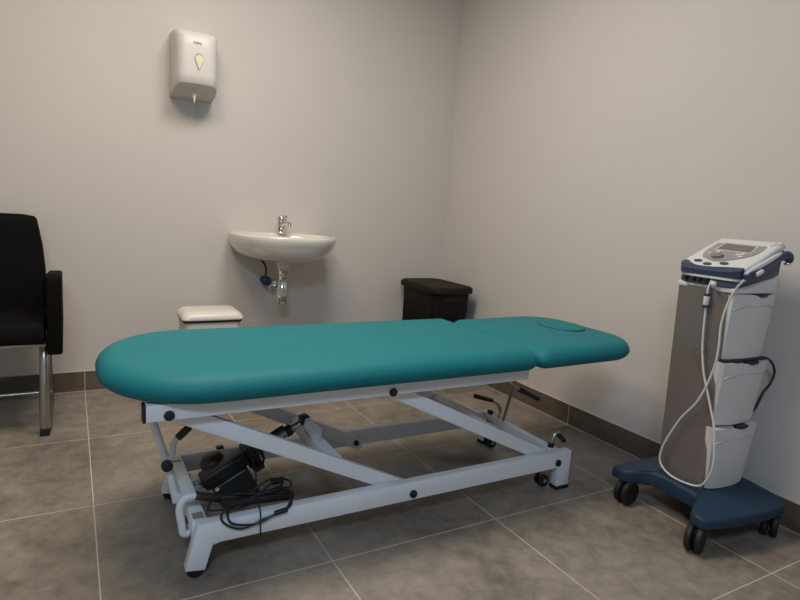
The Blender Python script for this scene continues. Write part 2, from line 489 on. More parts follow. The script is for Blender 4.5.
cord([(.345, 1.60, .172), (.40, 1.575, .185), (.46, 1.56, .182), (.52, 1.555, .186), (.558, 1.565, .180)], .0036)
bm = bmesh.new(); grip(bm, (.488, 1.492, .147), (.528, 1.492, .152), .0075); tpart('cord_plug', bm, M_black, smooth=True)
bm = bmesh.new(); grip(bm, (.505, 1.585, .196), (.545, 1.580, .200), .010); tpart('cord_plug', bm, M_black, smooth=True)
bm = bmesh.new(); tube(bm, catmull([(.452, 1.580, .181), (.450, 1.545, .184), (.447, 1.4905, .165), (.449, 1.4905, .120), (.452, 1.497, .085)], 5), .0022, 6); tpart('cable_tie', bm, M_cord, smooth=True)
# motor cable bunch
cord([(.50, 1.725, .262), (.512, 1.70, .240), (.515, 1.70, .205), (.495, 1.705, .185), (.487, 1.71, .21), (.50, 1.72, .245)], .0034)
cord([(.492, 1.73, .27), (.505, 1.71, .285), (.478, 1.705, .282), (.47, 1.70, .25), (.50, 1.70, .225)], .0034)
# raising strut and foot levers
bm = bmesh.new(); tube(bm, [(.168, 1.75, .464), (.240, 1.75, .222), (.262, 1.75, .110)], .0115, 16); st = tpart('strut', bm, M_white, smooth=True)
bm = bmesh.new(); box(bm, (.252, 1.738, .100), (.273, 1.762, .130), .003); tpart('strut_bracket', bm, M_white, st)
bm = bmesh.new(); lathe(bm, disc_prof(.0165, .022, .004), (.234, 1.738, .232), 'y', 22); tpart('round_cap', bm, M_black, st, True)
bm = bmesh.new(); tube(bm, catmull([(.236, 1.745, .236), (.250, 1.740, .258), (.252, 1.740, .285), (.259, 1.740, .303), (.272, 1.742, .316)], 6), .0088, 14)
lv = tpart('foot_lever', bm, M_white, smooth=True)
bm = bmesh.new(); grip(bm, (.262, 1.741, .306), (.303, 1.744, .342), .0115); tpart('lever_grip', bm, M_brownblk, lv, True)
bm = bmesh.new(); tube(bm, catmull([(.272, 1.585, .085), (.258, 1.585, .090), (.253, 1.585, .118), (.247, 1.585, .160), (.254, 1.585, .187), (.272, 1.585, .198), (.292, 1.585, .195)], 6), .0105, 14)
lv = tpart('foot_lever', bm, M_white, smooth=True)
bm = bmesh.new(); grip(bm, (.284, 1.585, .198), (.380, 1.592, .163), .0120); tpart('lever_grip', bm, M_brownblk, lv, True)
def lever(pts, g0, g1, m, base):
    bm = bmesh.new(); tube(bm, catmull(pts, 6), .0075, 14); l = tpart('brake_lever', bm, M_steel, smooth=True)
    bm = bmesh.new(); grip(bm, g0, g1, .0100); tpart('lever_grip', bm, m, l, True)
    if base:
        bm = bmesh.new(); lathe(bm, disc_prof(.0125, .018, .002), base, 'z', 18); tpart('lever_socket', bm, M_black, l, True)
lever([(1.612, 1.560, .145), (1.616, 1.560, .180), (1.630, 1.560, .202), (1.646, 1.558, .204)], (1.636, 1.559, .205), (1.678, 1.553, .166), M_brownblk, (1.612, 1.560, .149))
lever([(1.618, 1.895, .145), (1.632, 1.900, .180), (1.618, 1.902, .208), (1.595, 1.902, .223), (1.575, 1.902, .230)], (1.587, 1.902, .228), (1.480, 1.898, .262), M_black, (1.615, 1.945, .149))
lever([(1.375, 1.60, .460), (1.395, 1.60, .425), (1.43, 1.60, .400), (1.462, 1.60, .385)], (1.452, 1.60, .388), (1.565, 1.60, .335), M_black, None)
# gas spring and its pin
bm = bmesh.new(); tube(bm, [(1.455, 1.62, .470), (1.526, 1.71, .340)], .0040, 12); gs = tpart('gas_spring', bm, M_chrome, smooth=True)
bm = bmesh.new(); tube(bm, [(1.499, 1.676, .390), (1.612, 1.850, .152)], .0065, 16); tpart('gas_cylinder', bm, M_steel, gs, True)
bm = bmesh.new(); box(bm, (1.38, 1.59, .440), (1.42, 1.62, .462), .004); tpart('release_block', bm, M_black, smooth=True)

# ------------------------------------------------------------------ wash basin, tap, trap
bx, bw, bd = 1.020, .288, .455
ba = thing('wash_basin', 'white wall-hung ceramic wash basin with chrome tap and bottle trap on the back wall', 'basin', (bx, WY, .68))
BO = V((-bx, -WY, -.68))
def bpart(name, bm, m, parent=ba, smooth=True, angle=45):
    bmesh.ops.translate(bm, verts=bm.verts[:], vec=BO); return link(name, bm, m, parent, smooth, angle if smooth else None)
def half_oval(cx, yb, w, d, sq=.30, n=44):
    """outline starting at back right, along the front to back left; straight back edge on the wall"""
    out = []
    side = d * sq
    for k in range(n + 1):
        a = PI * k / n
        c, s = math.cos(a), math.sin(a)
        x = cx + w * (abs(c) ** .86) * (1 if c >= 0 else -1)
        y = yb - side - (d - side) * abs(s) ** .95
        if k == 0 or k == n: y = yb - side
        out.append((x, y))
    out = [(cx + w * .90, yb), (cx + w * .965, yb - side * .5)] + out + [(cx - w * .965, yb - side * .5), (cx - w * .90, yb)]
    nb = 10
    for k in range(1, nb): out.append((cx - w*.90 + 2*w*.90 * k / nb, yb))
    return out
rim = half_oval(bx, WY, bw, bd)
def scaled(pts, s, cx, cy, z, keepback=True, sy=None):
    sy = s if sy is None else sy
    out = []
    for (x, y) in pts:
        ny = cy + (y - cy) * sy
        if keepback and y > WY - 1e-4: ny = WY
        out.append(V((cx + (x - cx) * s, ny, z)))
    return out
rings = []
cb = WY - .17
rings += [scaled(rim, .12, bx, cb, .690, False), scaled(rim, .26, bx, cb, .694, False)]
for s, z in ((.48, .704), (.66, .716), (.80, .732), (.895, .752), (.955, .776), (.985, .800), (.997, .820), (1.0, .834), (.995, .842), (.985, .846)):
    rings.append(scaled(rim, s, bx, WY, z, True, sy=.42 + .58*s if s < .9 else s))
# lip in, bowl down
bc = WY - .235
bowl = [(bx + .215*math.cos(2*PI*k/len(rim)) , bc + .140*math.sin(2*PI*k/len(rim))) for k in range(len(rim))]
bm = bmesh.new()
R = [[bm.verts.new(p) for p in r] for r in rings]
n = len(rim)
for A, B in zip(R, R[1:]):
    for k in range(n): bm.faces.new([A[k], A[(k+1) % n], B[(k+1) % n], B[k]])
bm.faces.new(R[0][::-1])
# deck between rim and bowl: match the bowl start angle to the rim ordering (rim goes clockwise from back right)
def bowlring(s, z):
    out = []
    for (x, y) in rim:
        a = math.atan2((y - bc) / .19, (x - bx) / .29)
        out.append(V((bx + .222 * s * math.cos(a), bc - .005 + .150 * s * math.sin(a), z)))
    return out
br = [bowlring(1.04, .8455), bowlring(1.0, .842), bowlring(.95, .825), bowlring(.86, .79), bowlring(.7, .755), bowlring(.45, .73), bowlring(.16, .722)]
prev = R[-1]
for r_ in br:
    cur = [bm.verts.new(p) for p in r_]
    for k in range(n): bm.faces.new([prev[k], prev[(k+1) % n], cur[(k+1) % n], cur[k]])
    prev = cur
bm.faces.new(prev)
bpart('bowl', bm, M_ceram, smooth=True, angle=70)
bm = bmesh.new(); lathe(bm, disc_prof(.022, .004, .001), (bx, bc - .005, .722), 'z', 24); bpart('drain', bm, M_chrome)
bm = bmesh.new(); lathe(bm, [(0, 0), (.030, 0), (.034, .010), (.036, .032), (0, .032)], (1.012, WY - .190, .662), 'z', 28); bpart('outlet_boss', bm, M_ceram)
def part_of(root):
    def f(name, bm, m, parent=None, smooth=True, angle=40):
        bmesh.ops.translate(bm, verts=bm.verts[:], vec=-V(root.location)); return link(name, bm, m, parent or root, smooth, angle if smooth else None)
    return f
# tap
T = V((1.028, WY - .085, .8455))
bm = bmesh.new(); lathe(bm, [(0, 0), (.026, 0), (.029, .004), (.0250, .008), (.0250, .070), (.0265, .075), (.0265, .092), (.021, .098), (0, .099)], T, V((.03, -.02, 1)), 28); tap = bpart('tap', bm, M_chrome)
bm = bmesh.new(); tube(bm, [T + V((0, -.010, .048)), T + V((.016, -.045, .058)), T + V((.026, -.070, .056))], [.0135, .0130, .0125], 18)
lathe(bm, disc_prof(.0125, .012, .002), T + V((.026, -.068, .040)), 'z', 18); bpart('spout', bm, M_chrome, tap)
bm = bmesh.new(); box(bm, (T.x - .004, T.y - .060, T.z + .094), (T.x + .018, T.y - .002, T.z + .102), .003); bpart('handle', bm, M_chrome, tap)
# trap
x, y = 1.012, WY - .190
bm = bmesh.new(); lathe(bm, [(0, .456), (.014, .457), (.024, .464), (.0285, .480), (.0285, .512), (0, .512)], (x, y, 0), 'z', 28); trap = bpart('drain_trap', bm, M_chrome)
bm = bmesh.new(); lathe(bm, [(0, .550), (.0270, .550), (.0270, .560), (.0235, .565), (.0235, .625), (.026, .628), (.026, .662), (0, .662)], (x, y, 0), 'z', 28); bpart('tailpipe', bm, M_chrome, trap)
bm = bmesh.new(); lathe(bm, [(0, .512), (.0310, .512), (.0310, .552), (0, .552)], (x, y, 0), 'z', 28); bpart('collar_nut', bm, mat('satin_metal', (.74, .73, .72), .35, .6), trap)
bm = bmesh.new(); tube(bm, [(x, y, .548), (x + .001, y + .05, .543), (x + .002, WY - .002, .538)], .0150, 18); bpart('waste_pipe', bm, M_chrome, trap)
bm = bmesh.new(); lathe(bm, [(0, 0), (.034, 0), (.036, .004), (.036, .040), (.032, .046), (.020, .048), (0, .048)], (x + .002, WY, .538), 'y', 28); bpart('wall_flange', bm, M_chrome, trap)
bm = bmesh.new(); lathe(bm, [(0, 0), (.026, 0), (.024, .004), (.011, .006), (.011, .050), (0, .050)], (.962, WY, .572), 'y', 22); vb = bpart('supply_valve', bm, M_chrome)
bm = bmesh.new(); lathe(bm, [(0, 0), (.022, .001), (.028, .008), (.029, .020), (.025, .030), (.014, .035), (0, .036)], (.962, WY - .040, .572), 'y', 26); bpart('valve_knob', bm, M_bvalve, vb)
bm = bmesh.new(); tube(bm, catmull([(.962, WY - .030, .590), (.962, WY - .045, .635), (.945, WY - .065, .670), (.910, WY - .090, .705), (.870, WY - .110, .745)], 6), .0055, 10); bpart('supply_hose', bm, M_black, vb)

# ------------------------------------------------------------------ towel dispenser
dx0, dx1 = .449, .658
dp = thing('paper_dispenser', 'white paper towel dispenser high on the back wall', 'dispenser', (.557, WY, 1.51))
pp = part_of(dp)
def dout(s, front, x0=dx0, x1=dx1):
    c = (x0 + x1) / 2; w = (x1 - x0) / 2 * s
    out = [(c + w, WY)]
    for k in range(0, 25):
        a = PI * k / 24
        cx = abs(math.cos(a)) ** .45 * (1 if math.cos(a) >= 0 else -1); sy = abs(math.sin(a)) ** .62
        out.append((c + w * cx, WY - .055 - (front - .055) * sy))
    out.append((c - w, WY))
    return out
rings = []
def dring(s, front, zf, zb):
    pts = dout(s, front)
    return [V((p[0], p[1], zb + (zf - zb) * min(1, max(0, (WY - p[1]) / .2)) ** 1.3)) for p in pts]
rings.append(dring(.985, .192, 1.560, 1.512))
rings.append(dring(1.0, .200, 1.564, 1.516))
for t in (.2, .4, .6, .8): rings.append(dring(1.0, .200 + .003*math.sin(PI*t), 1.564 + .21*t, 1.516 + .29*t))
rings.append(dring(1.0, .198, 1.775, 1.806)); rings.append(dring(.985, .190, 1.788, 1.816)); rings.append(dring(.94, .170, 1.800, 1.824)); rings.append(dring(.80, .140, 1.808, 1.828)); rings.append(dring(.4, .09, 1.812, 1.829))
bm = bmesh.new(); rings_mesh(bm, rings, False, True); cov = pp('cover', bm, M_disp, angle=60)
bm = bmesh.new()
lo_ = dring(.982, .190, 1.560, 1.509)
rings_mesh(bm, [lo_, [p + V((0, 0, .006)) for p in lo_]])
pp('underside', bm, M_dispin, smooth=False)
# drop-shaped window on the front
def drop(s, z0, cx, y0, y1):
    A = []
    for k in range(36):
        a = 2*PI*k/36; zz = math.cos(a)
        taper = 1 if zz > 0 else (1 + zz * .78)
        A.append((cx + .0240 * math.sin(a) * s * taper, z0 + .006 + zz * (.028 if zz > 0 else .058) * s))
    bm = bmesh.new(); prism(bm, A, y0, y1, 1); return bm
pp('window_rim', drop(.92, 1.670, .556, WY - .2065, WY - .195), M_dgrey, smooth=False)
pp('viewing_window', drop(.76, 1.667, .5575, WY - .2078, WY - .195), M_paper, smooth=False)
bm = bmesh.new()
lathe(bm, [(.001, .000), (.006, .025), (.0145, .052), (.004, .062), (.0005, .064)], (.548, WY - .135, 1.478), 'z', 8)
bmesh.ops.scale(bm, vec=(1, .35, 1), verts=bm.verts[:], space=Matrix.Translation((-.548, -(WY - .135), 0)))
pp('paper_tail', bm, M_paper)
# small maker's mark
def text(body, size, name, m, parent, loc, rot):
    cu = bpy.data.curves.new(name, 'FONT'); cu.body = body; cu.size = size; cu.extrude = .0004; cu.align_x = 'CENTER'; cu.align_y = 'CENTER'; cu.space_character = 1.05
    tmp = bpy.data.objects.new(name + '_tmp', cu); C.objects.link(tmp)
    dg = bpy.context.evaluated_depsgraph_get(); me = bpy.data.meshes.new_from_object(tmp.evaluated_get(dg))
    bpy.data.objects.remove(tmp); me.materials.clear(); me.materials.append(m)
    o = bpy.data.objects.new(name, me); C.objects.link(o); o.parent = parent; o.location = loc; o.rotation_euler = rot; return o
text('TORK', .0145, 'maker_mark', M_black, cov, (.548 - .557, -.2045, 1.747 - 1.51), (PI/2, 0, 0))

# ------------------------------------------------------------------ pedal bin
bn = thing('waste_bin', 'white lidded waste bin against the back wall, below the wash basin', 'bin', (.62, 3.00, 0))
pp = part_of(bn)
x0, x1, y0, y1 = .465, .757, 2.905, 3.125
bm = bmesh.new()
def br_(x0, x1, y0, y1, r, z, d=0): return [V((p[0], p[1], z)) for p in rrect(x0 + d, x1 - d, y0 + d, y1 - d, r, 6)]
rings_mesh(bm, [br_(x0, x1, y0, y1, .03, 0, .030), br_(x0, x1, y0, y1, .03, .01, .024), br_(x0, x1, y0, y1, .03, .30, .012), br_(x0, x1, y0, y1, .03, .408, .008)])
pp('body', bm, M_binb)
bm = bmesh.new(); rings_mesh(bm, [br_(x0, x1, y0, y1, .03, .408, .003), br_(x0, x1, y0, y1, .03, .420, .000)]); pp('lid_gap_shade', bm, M_black)  # black band paints in the dark gap between body and lid
bm = bmesh.new(); rings_mesh(bm, [br_(x0, x1, y0, y1, .03, .420, -.002), br_(x0, x1, y0, y1, .03, .424, -.004), br_(x0, x1, y0, y1, .032, .436, -.002), br_(x0, x1, y0, y1, .034, .450, .008), br_(x0, x1, y0, y1, .034, .458, .020), br_(x0, x1, y0, y1, .034, .461, .034), br_(x0, x1, y0, y1, .03, .462, .06)]); pp('lid', bm, M_bin)

# ------------------------------------------------------------------ laundry hamper
hm = thing('laundry_hamper', 'dark brown woven plastic hamper with lid in the corner of the room', 'hamper', (1.98, 3.0, 0))
pp = part_of(hm)
x0, x1, y0, y1 = 1.842, 2.125, 2.81, 3.238
bm = bmesh.new()
rings_mesh(bm, [br_(x0, x1, y0, y1, .05, 0, .035), br_(x0, x1, y0, y1, .05, .012, .030), br_(x0, x1, y0, y1, .05, .30, .018), br_(x0, x1, y0, y1, .05, .552, .008)])
pp('basket', bm, M_hamp)
bm = bmesh.new()   # woven relief on the two faces one can see: upright bars and thin bands
for k in range(11):
    yy = y0 + .055 + k * (y1 - y0 - .11) / 10
    box(bm, (x0 + .010, yy - .006, .03), (x0 + .0165, yy + .006, .535), .001, mtx=None)
for k in range(7):
    xx = x0 + .055 + k * (x1 - x0 - .11) / 6
    box(bm, (xx - .006, y0 + .010, .03), (xx + .006, y0 + .0165, .535), .001)
for k in range(14):
    z = .05 + k * .036
    box(bm, (x0 + .012, y0 + .05, z), (x0 + .018, y1 - .05, z + .008), .001)
    box(bm, (x0 + .05, y0 + .012, z), (x1 - .05, y0 + .018, z + .008), .001)
pp('weave', bm, M_hamp, smooth=False)
bm = bmesh.new()
for k in range(8):
    xx = x0 + .070 + k * .020
    box(bm, (xx - .006, y0 + .0025, .515), (xx + .006, y0 + .012, .5185), .0012)
    box(bm, (xx - .002, y0 + .0025, .500), (xx + .002, y0 + .012, .517), .001)
pp('handle_grille', bm, mat('worn_brown_resin', (.045, .035, .030), .35))
bm = bmesh.new()
rings_mesh(bm, [br_(x0, x1, y0, y1, .055, .545, -.004), br_(x0, x1, y0, y1, .055, .549, -.008), br_(x0, x1, y0, y1, .055, .573, -.008), br_(x0, x1, y0, y1, .055, .581, -.003), br_(x0, x1, y0, y1, .055, .585, .004),
                br_(x0, x1, y0, y1, .055, .585, .012), br_(x0, x1, y0, y1, .05, .581, .020), br_(x0, x1, y0, y1, .05, .581, .06)])
pp('lid', bm, mat('hamper_lid_resin', (.011, .0072, .006), .62, bump=.3, spec=.25, bscale=120))

# ------------------------------------------------------------------ visitor chair
ch = thing('visitor_chair', 'black upholstered armchair with steel sled legs by the back wall', 'chair', (-.37, 2.90, 0))
pp = part_of(ch)
cl, cr = -.640, -.100
bm = bmesh.new()  # seat pad
P = [(2.655, .398), (2.650, .430), (2.658, .468), (2.690, .486), (2.85, .482), (3.06, .468), (3.07, .395), (2.70, .398)]
prism(bm, P, cl, cr, 0, .012, 3); pp('seat', bm, M_chair)
bm = bmesh.new()  # backrest, tapering towards the top, slightly leaning back
def bk(x, h):   # thickness planes
    return x
rings = []
for z, w, yc in ((.400, .268, 3.075), (.46, .268, 3.075), (.56, .270, 3.08), (.66, .266, 3.09), (.76, .257, 3.105), (.84, .243, 3.118), (.872, .237, 3.125), (.884, .228, 3.127), (.889, .19, 3.128)):
    t = .032 if z < .88 else (.024 if z < .89 else .012)
    cx = -.37
    rings.append([V((p[0], p[1], z + (.006 if z > .87 else 0) * (1 - ((p[0] - cx) / .27) ** 2))) for p in rrect(cx - w, cx + w, yc - t, yc + t, min(.022, t*.9), 5)])
rings_mesh(bm, rings); pp('backrest', bm, M_chair, angle=60)
for s, xa in ((1, -.092), (-1, -.700)):
    bm = bmesh.new()
    P = [(2.655, .352), (2.655, .662), (2.665, .676), (2.70, .680), (3.08, .645), (3.10, .630), (3.10, .41), (2.75, .352)]
    prism(bm, P, xa, xa + .054, 0, .009, 3); pp('armrest', bm, M_chair)
bm = bmesh.new(); box(bm, (cl, 2.68, .382), (cr + .005, 3.06, .396), .004); pp('seat_frame', bm, M_steel)
for xa in (-.110, -.630):
    bm = bmesh.new()
    tube(bm, catmull([(xa + .002, 2.80, .385), (xa + .004, 2.775, .375), (xa + .004, 2.745, .330), (xa + .004, 2.728, .27), (xa + .002, 2.716, .20), (xa, 2.712, .10), (xa, 2.714, .025)], 6), .0190, 16)
    lg = pp('leg', bm, M_steel)
    bm = bmesh.new(); box(bm, (xa - .018, 2.690, 0), (xa + .018, 2.735, .030), .003); pp('foot_glide', bm, M_rubber, lg)
    bm = bmesh.new(); tube(bm, catmull([(xa + .012, 2.735, .014), (xa + .012, 2.90, .013), (xa + .012, 3.12, .013), (xa + .010, 3.19, .016), (xa + .008, 3.215, .05), (xa + .006, 3.20, .20), (xa + .004, 3.14, .36), (xa + .004, 3.06, .39)], 5), .0120, 14); pp('leg', bm, mat('dull_steel', (.20, .19, .18), .5, .8))
bm = bmesh.new(); tube(bm, [(-.62, 3.205, .030), (-.105, 3.205, .030)], .0095, 14); pp('crossbar', bm, M_steel)

# ------------------------------------------------------------------ therapy trolley
TH = math.radians(-3)
tx, ty = 2.008, 1.185
tl = thing('equipment_trolley', 'blue-based equipment trolley with taupe column and three light grey drawers, by the right wall', 'trolley', (tx, ty, 0), TH)
def lp(name, bm, m, parent=tl, smooth=True, angle=40): return link(name, bm, m, parent, smooth, angle if smooth else None)
# base: dished deck with two wings
base_o = [(-.245, .185), (-.258, .170), (-.263, .140), (-.246, .112), (-.192, .078), (-.180, .045), (-.180, -.050), (-.188, -.110), (-.235, -.140), (-.270, -.160), (-.282, -.190), (-.264, -.220),
          (-.14, -.243), (-.04, -.250), (.04, -.250), (.098, -.242), (.128, -.205), (.124, -.10), (.120, .04), (.118, .15), (.090, .180), (-.08, .190)]
bo = [(p.x, p.y) for p in catmull([V((x, y, 0)) for x, y in base_o], 4, closed=True)]
def deckz(x, y):   # the wings fall away from the middle
    return -.016 * min(1, max(0, (abs(y) - .095) / .14)) - .006 * min(1, max(0, (-x - .16) / .10))
c0 = V((-.06, -.03))
rings = []
for k in (.15, .5, .85): rings.append([V((c0.x + (p[0]-c0.x)*k, c0.y + (p[1]-c0.y)*k, .087)) for p in inset(bo, .006)])
for d, z in ((.006, .086), (.001, .089), (0, .096), (0, .131), (.002, .136), (.005, .139), (.010, .1405)):
    rings.append([V((p[0], p[1], z + (deckz(p[0], p[1]) if z > .11 else 0))) for p in inset(bo, d)])
for s in (.85, .6, .3):
    rr = inset(bo, .010); rings.append([V((c0.x + (p[0]-c0.x)*s, c0.y + (p[1]-c0.y)*s, .1412 + deckz(c0.x + (p[0]-c0.x)*s, c0.y + (p[1]-c0.y)*s))) for p in rr])
bm = bmesh.new(); rings_mesh(bm, rings); lp('base', bm, M_blue, angle=50)
for (x, y, a) in ((-.235, .128, .1), (-.268, -.186, .40), (.078, -.214, .5), (.075, .105, .2)):
    bm = bmesh.new(); m = Matrix.Translation((x, y, .0445)) @ Matrix.Rotation(a, 4, 'Z')
    for s in (-1, 1): lathe(bm, [(0, 0), (.032, 0), (.039, .002), (.0438, .006), (.0445, .010), (.0438, .018), (.039, .022), (.032, .023), (0, .023)], (0, s*.0150 + .0115, 0), 'y', 32, mtx=m)
    w = lp('castor', bm, M_rubber)
    bm = bmesh.new(); box(bm, (-.016, -.0035, -.010), (.024, .0035, .030), .001, mtx=m)
    lathe(bm, [(0, 0), (.010, 0), (.010, .018), (0, .018)], (.010, 0, .028), 'z', 14, mtx=m); lp('castor_fork', bm, M_black, w)
# column carcass
def cu(z): return -.127 - .023 * (z - .14) / .69      # front (panel) plane leans out
bm = bmesh.new()
prism(bm, [(cu(.138) + .006, .138), (.078, .138), (.074, .835), (cu(.835) + .006, .835)], -.086, .090, 1, .004); col = lp('column', bm, M_colin)
bm = bmesh.new()   # taupe front panel, gently bowed, wrapping the corner
rings = []
for z in (.139, .30, .50, .70, .834):
    u = cu(z); ring = []
    for k in range(13):
        t = k / 12; y = .092 - .182 * t
        ring.append(V((u - .010 * math.sin(PI * t) ** .6 * .8, y, z)))
    for k in range(12, -1, -1):
        t = k / 12; y = .092 - .182 * t
        ring.append(V((u + .008, y, z)))
    rings.append(ring)
rings_mesh(bm, rings); lp('front_panel', bm, M_taupe)
# three tip-out drawers on the camera side
for (z0, z1, o0, o1) in ((.145, .366, .006, .026), (.376, .594, .006, .028), (.604, .824, .006, .022)):
    uL0, uL1 = cu(z0) + .010, cu(z1) + .004 - (.010 if z1 < .7 else 0)
    uR = .084 if z1 < .7 else .078
    bm = bmesh.new()
    A, N = [], 12
    rings = []
    for j in range(9):
        t = j / 8; z = z0 + (z1 - z0) * t; out = o0 + (o1 - o0) * t
        ul = uL0 + (uL1 - uL0) * t; ur = uR - .006 * (1 - t)
        ring = []
        for k in range(N + 1):
            s = k / N; x = ul + (ur - ul) * s
            zz = z
            if j == 8: zz = z - .016 * math.exp(-((s - .62) / .13) ** 2) - .0   # finger scoop
            if j == 0: zz = z - .006 * math.sin(PI * s)
            edge = .004 * (1 if k in (0, N) else 0)
            ring.append(V((x, -.092 - out - .007 * math.sin(PI * s) + edge, zz)))
        ring.append(V((ur, -.080, z))); ring.append(V((ul, -.080, z)))
        rings.append(ring)
    rings_mesh(bm, rings); dr = lp('drawer', bm, M_drawer, angle=50)
    bm = bmesh.new()    # raised grip lip
    P = []
    zl = z1 - .036
    tube(bm, catmull([V((uL1 + .004, -.092 - o1 + .003, zl - .016)), V((uL1 + .03, -.092 - o1 - .004, zl - .006)), V(((uL1 + uR) / 2, -.0975 - o1 * .96, zl + .0)), V((uR - .03, -.092 - o1 - .003, zl - .003)), V((uR - .004, -.092 - o1 + .004, zl - .012))], 6), .0020, 8, flat=1.0)
    lp('grip_lip', bm, M_drawer, dr)
    bm = bmesh.new(); xm = uL1 + (uR - uL1) * .62
    box(bm, (xm - .030, -.096 - o1 * .9, z1 - .020), (xm + .030, -.084, z1 + .001), .002); lp('finger_gap_shade', bm, M_black, dr)  # solid black block stands in for the shade behind the scoop
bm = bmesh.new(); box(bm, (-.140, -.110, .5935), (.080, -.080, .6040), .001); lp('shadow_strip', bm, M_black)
# tray housing under the console
bm = bmesh.new()
prism(bm, [(-.156, .826), (.068, .826), (.064, .884), (-.150, .845), (-.156, .842)], -.116, .096, 1, .004); hs = lp('console_tray', bm, M_cons)
# catch details under the console's front
bm = bmesh.new(); grip(bm, (-.174, -.062, .853), (-.174, -.046, .846), .010); lp('latch', bm, M_cons, hs)

# console unit (its own thing, sits on the trolley)
R3 = Matrix.Rotation(TH, 4, 'Z')
co = thing('therapy_console', 'white and navy therapy console with grey display panel on top of the trolley', 'medical device', V((tx, ty, 0)) + R3.to_3x3() @ V((-.05, -.008, .870)), TH)
KO = V((.05, .008, -.870))
def kp(name, bm, m, parent=co, smooth=True, angle=40):
    bmesh.ops.translate(bm, verts=bm.verts[:], vec=KO); return link(name, bm, m, parent, smooth, angle if smooth else None)
# slope frame: s along slope from a, t = v, w = normal
a0 = V((-.145, 0, .905)); b0 = V((.060, 0, .998)); sd = (b0 - a0).normalized(); nn = V((-sd.z, 0, sd.x))
def sp(s, t, w=0): return a0 + sd * s + V((0, t, 0)) + nn * w
SL = (b0 - a0).length
# navy lower shell
def shell_outline(d=0):
    c = [(-.006, .090), (-.018, .070), (-.024, .02), (-.024, -.06), (-.018, -.108), (.004, -.128), (.06, -.131), (.15, -.127), (.212, -.122), (.222, -.11), (.224, 0), (.222, .095), (.212, .106), (.15, .110), (.06, .110), (.012, .104)]
    return [(p.x, p.y) for p in catmull([V((x, y, 0)) for x, y in c], 4, closed=True)]
so = shell_outline()
def rg(d, w, curve=True):
    out = []
    P = inset(so, d)
    for p in P:
        s = p[0]; drop = .0
        if curve and s < .0: drop = -.30 * (s) ** 2 * 8
        out.append(sp(s, p[1], w + drop))
    return out
bm = bmesh.new()
rings = []
def navring(d, low):
    out = []
    for p in inset(so, -d):
        q = sp(p[0], p[1], 0)
        z_bot = .846 + max(0, (q.x + .15)) * .21
        q2 = V((q.x, q.y, z_bot)) if low else sp(p[0], p[1], -.018 - (8*.3*min(0, p[0])**2))
        out.append(q2)
    return out
rings = [navring(-.012, True), navring(-.003, True), navring(-.003, False)]
rings_mesh(bm, rings); kp('lower_shell', bm, M_navy, angle=50)
bm = bmesh.new()
rings = [rg(.000, -.020), rg(-.001, -.014), rg(.000, -.006), rg(.004, -.001), rg(.010, .001), rg(.020, .002)]
c1 = (.07, -.008)
for s in (.7, .4, .1):
    out = []
    for p in inset(so, .020):
        x = c1[0] + (p[0]-c1[0])*s; y = c1[1] + (p[1]-c1[1])*s
        out.append(sp(x, y, .002 - (8*.3*min(0, x)**2)))
    rings.append(out)
rings_mesh(bm, rings); top = kp('upper_shell', bm, M_cons, angle=60)
# raised rear ridge
bm = bmesh.new()
prism(bm, [(.0, 0), (.05, 0), (.045, .008), (.006, .008)], -.105, .095, 1, .003)
for v in bm.verts: v.co = sp(.168 + v.co.x, v.co.y, v.co.z - .003)
kp('rear_ridge', bm, M_cons, top)
for y in (.060, .030, .006, -.018):
    bm = bmesh.new(); box(bm, (-.172, y - .007, .850), (-.150, y + .007, .864), .002); kp('port_socket', bm, M_black, co)
# navy bumper at the operator's side
bm = bmesh.new()
ctl = [(-.028, .045), (-.026, .074), (-.008, .094), (.014, .098), (.016, .082), (.000, .058), (-.010, .030), (-.010, -.020), (-.004, -.060), (.002, -.095), (.004, -.128), (-.014, -.126), (-.025, -.100), (-.029, -.040), (-.029, 0)]
P2 = [(p.x, p.y) for p in catmull([V((x, y, 0)) for x, y in ctl], 4, closed=True)]
A = [bm.verts.new(sp(x, y, .0045 - 8*min(0, x)**2)) for x, y in P2]; B = [bm.verts.new(V((sp(x, y).x + .002, y, .875))) for x, y in P2]
bm.faces.new(A); bm.faces.new(B[::-1])
for i in range(len(A)): bm.faces.new([A[i], B[i], B[(i+1) % len(A)], A[(i+1) % len(A)]])
kp('front_bumper', bm, M_navy, co, smooth=False)
bm = bmesh.new(); prism(bm, [(p[0] - .143, p[1]) for p in shell_outline()[:] if p[0] < .02] , .866, .875, 2); kp('front_lip', bm, M_cons, co, smooth=False)
# grey display panel
bm = bmesh.new()
g = [(.208, .070), (.211, .045), (.205, -.030), (.197, -.085), (.160, -.096), (.123, -.098), (.090, -.088), (.060, -.060), (.037, -.027), (.032, .0), (.040, .026), (.057, .058), (.085, .073), (.115, .079), (.175, .080)]
P2 = [(p.x, p.y) for p in catmull([V((x, y, 0)) for x, y in g], 4, closed=True)]
def plate(bm, P2, w0, w1):
    A = [bm.verts.new(sp(x, y, w1)) for x, y in P2]; B = [bm.verts.new(sp(x, y, w0)) for x, y in P2]
    bm.faces.new(A); bm.faces.new(B[::-1])
    for i in range(len(A)): bm.faces.new([A[i], B[i], B[(i+1) % len(A)], A[(i+1) % len(A)]])
plate(bm, P2, -.001, .0042); dpn = kp('display_panel', bm, M_face, co, smooth=False)
bm = bmesh.new(); plate(bm, [(.107, -.083), (.107, .058), (.178, .056), (.174, -.071)], .004, .0056); kp('screen_bezel', bm, mat('bezel_light', (.46, .45, .44), .35), dpn, smooth=False)
bm = bmesh.new(); plate(bm, [(.116, -.074), (.120, .048), (.168, .046), (.162, -.063)], .0055, .0064); kp('screen', bm, M_screen, dpn, smooth=False)
